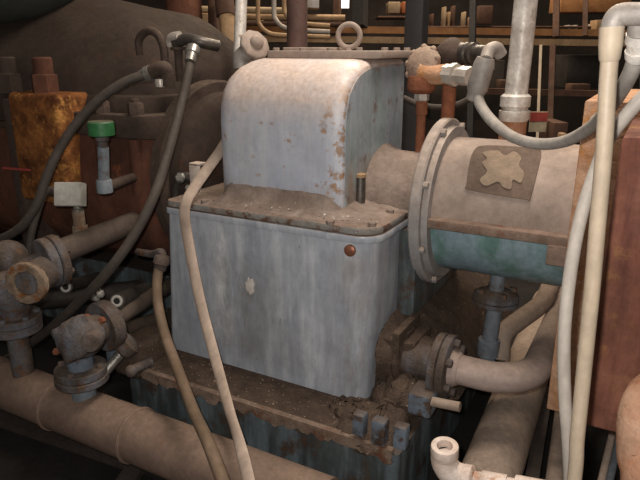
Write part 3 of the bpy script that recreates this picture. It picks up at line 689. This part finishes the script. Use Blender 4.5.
# ------------------------------------------------------------------ turbine at the left
t = thing('turbine', 'huge dark brown rusted turbine casing at left of the gearbox', 'turbine', (-2.6, 2.3, .5))
TY, TZ = 2.42, 1.0
MB().lathe((-4.2, TY, TZ-.02), X, [(0, .50), (.6, .54), (1.7, .52), (2.15, .49), (2.28, .42)], 44).build('lower_casing', 'turbine_red', t)
# upper casing: a broad dome rising to the left
dm = MB(); loops = []
for x, r, zc in ((-4.6, .95, .95), (-3.6, .93, .95), (-3.1, .88, .94), (-2.75, .82, .93), (-2.45, .74, .95), (-2.2, .70, .95), (-2.03, .60, .95), (-1.93, .46, .95)):
    loops.append([Vector((x, TY+.12+r*.82*math.cos(math.pi*i/22), zc+.3+(r-.22)*math.sin(math.pi*i/22))) for i in range(23)]+[Vector((x, TY+.12-r*.7, zc+.25)), Vector((x, TY+.12+r*.7, zc+.25))])
dm.loft(loops); dm.build('upper_casing', 'turbine', t)
MB().loft([rrect(-4.4, -1.83, 1.88, 2.95, 1.19, .08), rrect(-4.4, -1.83, 1.88, 2.95, 1.29, .08)]).build('joint_flange', 'turbine_grey', t, bev=.01)
MB().loft([rrect(-4.2, -1.9, 1.93, 2.9, 1.28, .1), rrect(-4.2, -1.9, 1.97, 2.9, 1.36, .1)]).build('joint_step', 'turbine', t, bev=.012)
MB().loft([rrect(-4.3, -1.88, 2.0, 2.9, .62, .06), rrect(-4.3, -1.86, 1.90, 2.9, .74, .06), rrect(-4.3, -1.86, 1.87, 2.9, .93, .06), rrect(-4.3, -1.86, 1.90, 2.9, 1.2, .06)]).build('casing_wall', 'turbine_red', t, bev=.015)
sp = [Vector((x, 1.915, 1.29)) for x in (-1.93, -2.13)]
bolts(t, 'joint_nut', 'turbine_grey', sp, Z, .035, .05, 6, .015)
sp = [Vector((x, 1.895, 1.19)) for x in (-1.93, -2.13)]
first = MB().cyl(sp[0]-Z*.24, sp[0], .03, n=14).build('joint_stud', 'turbine_red', t); again(first, t, sp[1]-sp[0])
# rusted block with its capped studs at the front
a, b = P(5, 92, y=1.8), P(70, 208, y=1.8)
MB().box(a.x, b.x, 1.8, 2.25, b.z, a.z).build('rusted_block', 'rust_block', t, bev=.025, seg=3)
MB().box(a.x-.09, a.x+.004, 1.83, 2.2, .6, a.z-.03).build('grey_block_side', 'turbine_grey', t, bev=.02)
for px, mtn in ((10, 'turbine'), (46, 'turbine_red')):
    p = P(px, 91, y=1.88)
    nb = MB().lathe(Vector((p.x, 1.88, a.z-.01)), Z, [(0, .06), (.085, .06), (.09, .048)], 6).build('stud_nut', mtn, t)
    MB().lathe(Vector((p.x, 1.88, a.z+.07)), Z, [(0, .043), (.075, .043), (.082, .036)], 14).build('stud_end', mtn, nb)
# seal ring next to the gearbox
MB().lathe((-1.86, 2.30, 1.0), X, [(0, .41), (.01, .42), (.06, .42), (.07, .41)], 44).build('seal_flange', 'turbine_grey', t)
MB().lathe((-1.80, 2.30, 1.0), X, [(0, .37), (.06, .36), (.10, .30), (.12, .2)], 44).build('seal_housing', 'turbine', t)
MB().cyl((-1.72, 2.30, 1.0), (-1.665, 2.30, 1.0), .09, n=24).build('shaft', 'steel_dark', t)
# red tag line on the casing
a, b = P(145, 163, y=1.92), P(157, 163.5, y=1.92)
MB().bar(a, b, .01, .012).build('red_mark', 'red', t)
a, b = P(3, 168, y=1.795), P(30, 170, y=1.795)
MB().bar(a, b, .008, .01).build('red_line', 'sign_red', t)
# lifting ring on top
MB().tube([P(140, 55, y=2.05), P(139, 40, y=2.05), P(147, 31, y=2.05), P(157, 34, y=2.05), P(163, 46, y=2.05), P(165, 62, y=2.05)], .017, 12).build('lifting_ring', 'turbine_grey', t)

# exhaust bulk behind and above (top left corner) 
ex = MB(); ex.ball(P(-12, -52, d=2.9), .42, .5, .34, 28, 14)
ex.build('exhaust_hood', 'hood', t)['label'] = 'dark green grey rounded hood on the turbine top'
# upright ducts behind the turbine
for p0, p1, r, mtn, nm, lab in (
    ((182, -20), (188, 85), .125, 'turbine_red', 'upright_pipe', 'thick brown rusted pipe with orange top standing behind turbine'),
    ((213, -20), (216, 90), .041, 'brown_post', 'upright_pipe', 'thin dark brown pipe standing between two thicker pipes behind turbine')):
    a, b = P(*p0, d=4.25), P(*p1, d=4.25)
    tag(MB().cyl(b, a, r, n=20).build(nm, mtn, loc=b), lab, 'pipe')
tp = thing('tan_pipe', 'tan leaning pipe with dark socket standing behind left of gearbox cover', 'pipe', P(236, 95, d=3.95))
MB().cyl(P(236, 95, d=3.95), P(226, 12, d=3.95), .052, n=18).build('pipe', 'tan_pipe', tp)
MB().cyl(P(226, 16, d=3.95), P(222, -20, d=3.95), .062, n=18).build('socket', 'brown_post', tp)
a, b = P(239, 60, d=2.95), P(242, -20, d=2.95)
tag(MB().cyl(a, b, .029, n=18).build('silver_pipe', 'galv', loc=a), 'shiny silver upright pipe behind the gearbox breather cap', 'pipe')

# grease cup with green cap, elbow stem
gc = thing('grease_cup', 'bright green capped grease cup on blue grey stem before turbine', 'grease cup', P(104, 200, y=1.62))
YG = 1.62
c = P(102, 136, y=YG)
MB().lathe(c, Z, [(0, .040), (.004, .048), (.05, .048), (.055, .044)], 24).build('green_cap', 'green', gc)
MB().lathe(c+Z*.002, -Z, [(0, .026), (.018, .026), (.022, .020), (.045, .018)], 12).build('neck', 'valve', gc)
p2 = P(104, 182, y=YG)
MB().cyl(c-Z*.04, p2, .021, n=14).build('stem', 'blue_pipe', gc)
MB().lathe(p2+Z*.01, -Z, [(0, .027), (.004, .03), (.05, .03), (.055, .02)], 14).build('tee', 'blue_pipe', gc)
MB().tube([P(105, 188, y=YG), P(118, 183, y=YG+.1), P(138, 176, y=YG+.3)], .021, 14).build('branch_pipe', 'turbine_grey', gc)

# junction box on nipple
jb = thing('junction_box', 'square pale grey junction box standing on a rusted pipe nipple', 'junction box', P(77, 240, y=1.6))
YJ = 1.58
DJ = (P(68, 193, y=YJ)-CAM).dot(FW)
def jq(x0, y0, x1, y1, off): return [P(px, py, d=DJ)+FW*off for px, py in ((x0, y0), (x1, y0), (x1, y1), (x0, y1))]
MB().loft([jq(54, 182, 81, 206, 0), jq(54, 182, 81, 206, .06)]).build('box_body', 'jbox', jb, bev=.004)
MB().loft([jq(54.5, 182.5, 80.5, 205.5, -.006), jq(54.5, 182.5, 80.5, 205.5, .001)]).build('box_lid', 'jbox', jb, bev=.002)
MB().cyl(P(48, 191, y=YJ+.035), P(57, 191, y=YJ+.035), .019, n=12).build('side_nipple', 'valve', jb)
c = P(77, 203, y=YJ+.035)
MB().lathe(c, -Z, [(0, .016), (.022, .016), (.024, .022), (.035, .022)], 12).build('nut', 'steel', jb)
e_ = P(78, 240, y=YJ+.035)
MB().lathe(c-Z*.033, -Z, [(0, .024), (.06, .024), (.062, .03), (.12, .032), (.14, .034)], 14).build('nipple', 'valve_pale', jb)

# hoses on the left
h1 = thing('dark_hose', 'dark hose arching from steel elbow down past the rusted block', 'hose', P(37, 195, y=1.62))
pts = [P(148, 74, y=1.86), P(125, 82, y=1.80), P(100, 99, y=1.74), P(76, 124, y=1.68), P(58, 152, y=1.63), P(46, 178, y=1.58), P(36, 206, y=1.54), P(20, 228, y=1.5), P(-6, 241, y=1.48), P(-40, 246, y=1.47)]
MB().tube(pts, .0185, 12).build('hose', 'dark_hose', h1)
a, b = P(140, 77, y=1.855), P(155, 71, y=1.87)
MB().lathe(a, b-a, [(0, .022), (.01, .025), (.03, .025), (.033, .031), (.055, .031)], 14).build('ferrule', 'steel', h1)
MB().tube([P(152, 72, y=1.87), P(163, 68, y=1.88), P(167, 74, y=1.89), P(167, 86, y=1.89)], .028, 14).build('end_elbow', 'turbine_grey', h1)
MB().lathe(P(160, 79, y=1.87), -Z, [(0, .02), (.012, .022), (.03, .02)], 10).build('plug', 'nut_pale', h1)
h2 = MB().tube([P(49, 190, y=1.6), P(43, 196, y=1.58), P(37, 212, y=1.55), P(31, 236, y=1.52), P(29, 258, y=1.5)], .0155, 12)
tag(h2.build('cable', 'dark_hose', loc=P(35, 220, y=1.6)), 'dark cable dropping from junction box to behind the open bore valve', 'cable')
h3 = thing('long_dark_hose', 'long dark hose sloping from bright fitting down left across the pipes', 'hose', P(75, 310, y=1.5))
pts = [P(191, 52, y=2.05), P(188, 75, y=1.98), P(177, 120, y=1.86), P(163, 170, y=1.72), P(150, 205, y=1.62), P(131, 240, y=1.54), P(105, 275, y=1.47), P(75, 306, y=1.45), P(42, 335, y=1.46), P(5, 360, y=1.5), P(-40, 385, y=1.55)]
MB().tube(pts, .0185, 12).build('hose', 'dark_hose', h3)
a, b = P(194, 46, y=2.06), P(189, 66, y=2.0)
MB().lathe(a, b-a, [(0, .02), (.01, .03), (.04, .03), (.045, .025), (.08, .023)], 12).build('ferrule', 'steel', h3)
MB().tube([P(175, 44, y=2.08), P(186, 39, y=2.08), P(200, 42, y=2.08), P(218, 46, y=2.15)], .024, 12).build('manifold', 'steel_dark', h3)
MB().tube([P(170, 46, y=2.08), P(172, 39, y=2.08), P(180, 37, y=2.08)], .024, 14).build('bright_elbow', 'nut_pale', h3)
MB().lathe(P(178, 47, y=2.08), -Z, [(0, .032), (.012, .032), (.014, .018), (.14, .018)], 12).build('drop_pipe', 'turbine_grey', h3)

# tan hose over the gearbox flange
th_ = MB().ribbon([P(237, 120, y=2.05), P(222, 148, y=1.94), P(208, 168, y=1.86), P(194, 188, y=1.785), P(187, 200, y=1.738), P(184.5, 214, y=1.722), P(188, 240, y=1.715), P(200, 300, y=1.66), P(215, 358, y=1.55), P(228, 405, y=1.43), P(240, 445, y=1.30), P(253, 500, y=1.20)], Vector((.3, -1, .25)), .044, .018)
tag(th_.build('tan_hose', 'tan_hose', loc=P(200, 300, y=1.7)), 'flat tan hose draped over the gearbox flange corner and hanging down', 'hose')
bh = thing('brown_hose', 'brown hose hanging from a fitting at the gearbox left side', 'hose', P(180, 370, y=1.45))
MB().tube([P(159, 268, y=1.66), P(157, 282, y=1.64), P(158, 305, y=1.60), P(165, 335, y=1.54), P(178, 370, y=1.44), P(193, 410, y=1.32), P(207, 440, y=1.22), P(226, 490, y=1.12)], .0195, 12).build('hose', 'brown_hose', bh)
a, b = P(163, 255, y=1.68), P(159, 272, y=1.66)
MB().lathe(a, b-a, [(0, .024), (.012, .032), (.035, .032), (.04, .026), (.06, .024)], 12).build('ferrule', 'valve', bh)
MB().tube([P(138, 252, y=1.72), P(152, 254, y=1.7), P(161, 252, y=1.68), P(164, 260, y=1.675)], .015, 12).build('inlet_elbow', 'valve', bh)
# bent pale bracket and shiny fittings by the flange corner
br = MB(); c = P(194, 182, y=1.93)
br.box(c.x-.022, c.x+.03, 1.93, 1.94, c.z-.06, c.z+.075); br.box(c.x-.022, c.x+.03, 1.93, 1.98, c.z+.068, c.z+.078)
tag(br.build('pale_bracket', 'white_fit', loc=c, bev=.002), 'small bent pale metal bracket behind the tan hose on gearbox flange', 'bracket')
sf = thing('shiny_fitting', 'small shiny pipe fitting left of the pale bracket', 'pipe fitting', P(178, 195, y=1.95))
MB().tube([P(176, 200, y=1.95), P(177, 186, y=1.95), P(184, 177, y=1.95), P(192, 178, y=1.96)], .021, 12).build('elbow', 'steel_dark', sf)
MB().lathe(P(181, 178, y=1.93), Vector((.3, -.8, .3)), [(0, .022), (.012, .024), (.02, .016)], 6).build('nut', 'steel', sf)
MB().lathe(P(189, 188, y=1.90), Vector((.3, -.8, .3)), [(0, .014), (.012, .014), (.018, .01)], 6).build('small_nut', 'steel', sf)
MB().box(P(176, 200, y=1.95).x-.03, P(176, 200, y=1.95).x+.03, 1.92, 2.0, .55, P(176, 200, y=1.95).z).build('bracket_plate', 'steel_dark', sf)

# open pipe ends low between the valves and the turbine
for px, py, yy, lab in ((66, 287, 1.60, 'small open tube end with pale rim above the long dark hose'), (117, 301, 1.52, 'small open tube end with pale rim right of the long dark hose')):
    tb = thing('tube_end', lab, 'tube', P(px, py, y=yy), 'open tube ends')
    p = P(px, py, y=yy); ax = Vector((.45, -.85, .25)).normalized()
    MB().cyl(p-ax*.35, p-ax*.001, .029, n=16).build('tube', 'steel_dark', tb)
    MB().annulus(p-ax*.002, ax, .0125, .0225, .008).build('rim', 'jbox', tb, bev=.002)
    MB().cyl(p-ax*.001, p+ax*.003, .0142, n=14).build('bore', 'bore', tb)
p = P(95, 296, y=1.7)
rg = MB().ball(p, .03, .02, .022, 10, 6).ball(p+Vector((.03, 0, .015)), .022, .02, .018, 10, 6)
tag(rg.build('rag', 'jbox', loc=p, jitter=.006), 'crumpled pale rag lying between the two open tube ends', 'rag')
# a dark cross pipe bundle under the turbine
for p0, p1, y0, r, lab, mtn in (((40, 300), (140, 290), 1.9, .05, 'dark pipe lying beneath the turbine behind the open tube ends', 'steel_dark'),
                                ((120, 335), (172, 318), 1.85, .05, 'dark brown pipe low beside the gearbox left side', 'turbine_grey')):
    a, b = P(*p0, y=y0), P(*p1, y=y0+.1)
    tag(MB().cyl(a-(b-a)*.2, b, r, n=16).build('cross_pipe', mtn, loc=a), lab, 'pipe')
# black column under the turbine at left
tag(MB().box(-3.6, -1.95, 2.2, 2.7, 0, .44).build('steel_plinth', 'base', loc=(-2.8, 2.4, 0)), 'dark steel plinth holding up the rusted turbine', 'plinth')

# ------------------------------------------------------------------ stacks behind the gearbox
a = P(297, 47, d=2.75); b = P(297, -30, d=2.75)
tag(MB().cyl(a-Z*.05, b, .047, n=24).build('vent_stack', 'stack_brown', loc=a), 'brown round stack standing behind the gearbox lid', 'stack')
a = P(415, 60, d=3.6); 
cl = MB().box(a.x-.055, a.x+.055, a.y-.055, a.y+.055, 0, 2.4).build('black_column', 'black_post', loc=(a.x, a.y, 0), bev=.008)
tag(cl, 'black square upright column behind the gearbox lid', 'column')

# ------------------------------------------------------------------ pipe rack and clutter at the back
def hbar(p0, p1, d0, d1, w, hh, name, mt, lab, cat, group=None, rnd=False):
    a, b = P(*p0, d=d0), P(*p1, d=d1)
    m = MB().cyl(a, b, hh/2, n=14) if rnd else MB().bar(a, b, w, hh)
    return tag(m.build(name, mt, loc=(a+b)/2), lab, cat, group)
D = 5.2
rk = thing('pipe_rack', 'tan steel rack of beams and posts across the back of hall', 'rack', P(400, 120, d=D))
for p0, p1, hh, mtn in (((150, 27), (760, 35), .055, 'tan_beam'), ((150, 37), (760, 45), .052, 'tan_pipe'), ((480, 91), (760, 97), .05, 'brown_post')):
    a, b = P(*p0, d=D), P(*p1, d=D); MB().bar(a, b, .07, hh).build('beam', mtn, rk)
for px, y0, y1, mtn, w in ((338, -30, 27, 'brown_post', .05), (361, -30, 27, 'black_post', .10), (557, -30, 37, 'brown_post', .05), (586, -30, 36, 'brown_post', .04), (541, 45, 150, 'pale_conduit', .022), (553, 45, 160, 'brown_post', .045), (474, -30, 150, 'black_post', .05), (646, -30, 160, 'black_post', .06)):
    a, b = P(px, y0, d=D-.06), P(px+(4 if y1 > 100 else 1)*-1, y1, d=D-.06); MB().bar(b, a, w, w).build('post', mtn, rk)
for i, (yy, px0, px1, r, mtn, lab) in enumerate(((16, 190, 345, .026, 'tan_pipe', 'tan horizontal pipe, upper one left of the black post on back rack'), (22.5, 190, 345, .02, 'brown_post', 'dark brown horizontal pipe under the upper tan pipe on back rack'),
        (9, 190, 300, .026, 'cream', 'pale horizontal pipe, topmost one behind brown stack'))):
    hbar((px0, yy), (px1, yy+2), D-.2, D-.2, .05, r*2, 'rack_pipe', mtn, lab, 'pipe', 'pipes on the back rack', True)
for i, (x0, y1, xe, r, mtn, lab) in enumerate(((258, 32, 330, .016, 'tan_pipe', 'bent tan conduit, leftmost of three curving conduits behind brown stack'),
        (274, 27, 330, .018, 'fitting_grey', 'bent grey conduit, middle of three curving conduits behind brown stack'),
        (284, 21, 330, .018, 'tan_pipe', 'bent tan conduit, rightmost of three curving conduits behind brown stack'))):
    dd_ = 4.4+.1*i
    pts = [P(x0, -30, d=dd_), P(x0, y1-16, d=dd_), P(x0+2, y1-7, d=dd_), P(x0+9, y1, d=dd_), P(x0+22, y1+3, d=dd_), P(xe, y1+5, d=dd_)]
    tag(MB().tube(pts, r, 12).build('bent_conduit', mtn, loc=pts[-1]), lab, 'conduit', 'bent conduits')
def cube(px0, py0, px1, py1, d, dep, name, mt, lab, cat, group=None):
    a, b = P(px0, py1, d=d), P(px1, py1, d=d); top = P(px0, py0, d=d).z
    u = (b-a); u.z = 0; w = u.length; u.normalize(); n = Vector((-u.y, u.x, 0))
    lp = [a, b-Z*(b.z-a.z), b-Z*(b.z-a.z)+n*dep, a+n*dep]
    return tag(MB().loft([lp, [q+Z*(top-q.z) for q in lp]]).build(name, mt, loc=a, bev=.006), lab, cat, group)
cube(388, 2, 400, 13, D+.1, .2, 'cream_box', 'cream', 'small cream box on back rack right of the black post', 'box')
cube(402, 2, 413, 13, D+.1, .2, 'orange_box', 'orange', 'small orange box on back rack beside the black column', 'box')
cube(306, -6, 319, 8, 4.9, .2, 'white_box', 'pale_white', 'white box at the top behind the brown stack', 'box')
sh = cube(378, 16, 420, 18, D+.05, .35, 'shelf_board', 'brown_post', 'dark shelf board carrying cream and orange boxes', 'shelf')
cube(418, 26, 640, 28, D+.3, .4, 'shelf_board', 'brown_post', 'long dark shelf board holding upright boards at the back', 'shelf')
for i, px in enumerate((424, 431, 443, 447.5, 452, 463, 470, 590, 596, 602, 568, 575)):
    tl = (5, 14, 7, 12, 6, 12, 17, 24, 25, 24, 25, 25)[i]
    cube(px, tl, px+2.6, 26.5 if px < 500 else 31, D+.32, .12, 'upright_board', ('tan_pipe', 'brown_post', 'cream')[i % 3] if px < 500 else 'fitting_grey',
         'narrow upright board in the row on the back shelf', 'board', 'upright boards on the back shelf')
cube(520, 2, 530, 22, D+.4, .2, 'tan_bottle', 'tan_beam', 'small tan canister high on back rack left of brown posts', 'canister')
cube(560, -10, 630, 12, D+.5, .3, 'tan_board', 'tan_beam', 'tan panel at the top of back rack behind brown posts', 'panel')
cube(565, 55, 605, 88, 6.2, .5, 'dark_cabinet', 'dark_equip', 'dark cabinet below the back rack right of galvanised pipe', 'cabinet')
cube(430, 60, 500, 120, 6.4, .5, 'dark_crate', 'dark_equip', 'dark crate in the shadow behind dark elbow fitting', 'crate')
cube(190, 60, 260, 110, 4.6, .4, 'dark_crate', 'dark_equip', 'dark crate behind the tan leaning pipe', 'crate')
cube(198, 14, 222, 40, 4.8, .2, 'tan_crate', 'tan_pipe', 'tan crate between upright pipes behind turbine', 'crate')
cube(246, 8, 262, 27, 5.6, .2, 'cream_crate', 'cream', 'cream crate behind the bent conduits', 'crate')
cube(552, 122, 566, 145, 4.6, .3, 'brown_crate', 'brown_post', 'brown crate low behind the coupling hose loop', 'crate')
# small sign hanging on the rack
sg = thing('sign', 'small sign with red upper half behind the galvanised pipe', 'sign', P(537, 132, d=4.7))
a, b = P(529, 132, d=4.7), P(546, 132, d=4.7); tz = P(529, 111, d=4.7).z; md = P(529, 121, d=4.7).z
u = (b-a); u.z = 0; n_ = Vector((-u.y, u.x, 0)).normalized()
def slab(z0, z1, off, nm, mt):
    lp = [a+n_*off, a+u+n_*off, a+u+n_*(off+.008), a+n_*(off+.008)]
    MB().loft([[Vector((q.x, q.y, z)) for q in lp] for z in (z0, z1)]).build(nm, mt, sg)
slab(a.z, tz, .008, 'backing', 'sign_pale'); slab(md, tz-.008, 0, 'red_field', 'sign_red')
cube(513, 93, 519, 99, 4.7, .04, 'yellow_tag', 'yellow', 'tiny yellow tag behind the grey crimped hose end', 'tag')
cube(560, 133, 566, 142, 3.4, .05, 'short_pipe', 'tan_pipe', 'short tan pipe end poking up behind the hose loop', 'cap')

for x0, y0, x1, y1, lab, mtn in ((500, 80, 513, 91, 'low dark carton on the lower bar of the back rack', 'brown_post'), (571, 84, 590, 92, 'low brown carton on the lower bar right of the slim posts', 'brown_post'),
        (503, 118, 512, 140, 'narrow brown carton low behind the galvanised pipe', 'brown_post'), (596, 20, 606, 31, 'tan carton on the back shelf near cream conduit', 'tan_pipe'), (478, 6, 492, 24, 'dim brown carton on the back shelf left of galvanised pipe', 'brown_post')):
    cube(x0, y0, x1, y1, D+.2, .15, 'carton', mtn, lab, 'carton', 'cartons on the back rack')
cl_ = MB().tube([P(404, 98, d=3.0), P(418, 104, d=2.95), P(434, 107, d=2.9), P(452, 106, d=2.85), P(470, 98, d=2.8), P(482, 84, d=2.75), P(492, 68, d=2.7)], .014, 10)
tag(cl_.build('thin_hose', 'dark_hose', loc=P(434, 107, d=2.9)), 'thin dark hose sagging behind the crimped grey hose end', 'hose')

# bright daylight opening in the back wall
wa, wb = P(338, 8, d=7.9), P(349, 8, d=7.9)
wz = P(338, -6, d=7.9).z
u = wb-wa; u.z = 0; n_ = Vector((-u.y, u.x, 0)).normalized()
lp = [wa, wa+u, wa+u+n_*.03, wa+n_*.03]
wm = bpy.data.materials.new('daylight_pane'); wm.use_nodes = True
bs_ = wm.node_tree.nodes['Principled BSDF']; bs_.inputs['Base Color'].default_value = (.8, .8, .8, 1)
bs_.inputs['Emission Color'].default_value = (1, .95, .9, 1); bs_.inputs['Emission Strength'].default_value = 1.6
struct(MB().loft([[Vector((q.x, q.y, z)) for q in lp] for z in (wa.z, wz)]).build('window_1', wm))

# ------------------------------------------------------------------ light: hall lamps overhead and the photographer's flash
def area(name, loc, target, size, energy, col):
    l = bpy.data.lights.new(name, 'AREA'); l.energy = energy; l.size = size; l.color = col
    o = bpy.data.objects.new(name, l); C.objects.link(o); o.location = loc
    o.rotation_euler = (Vector(target)-Vector(loc)).to_track_quat('-Z', 'Y').to_euler(); return o
area('hall_lamp', (-.55, 2.15, 3.5), (-.7, 2.1, 0), 1.1, 68, (1, .90, .80))
area('hall_lamp_back', P(440, -330, d=4.6), P(440, 60, d=5.4), 1.2, 160, (1, .82, .62))
fl = bpy.data.lights.new('camera_flash', 'POINT'); fl.energy = 84; fl.shadow_soft_size = .018; fl.color = (1, .97, .94)
fo = bpy.data.objects.new('camera_flash', fl); C.objects.link(fo); fo.location = CAM+RT*-.045+UP*.05+FW*-.0
w = bpy.data.worlds.new('world'); sc.world = w; w.use_nodes = True
w.node_tree.nodes['Background'].inputs[0].default_value = (.9, .82, .75, 1)
w.node_tree.nodes['Background'].inputs[1].default_value = .15
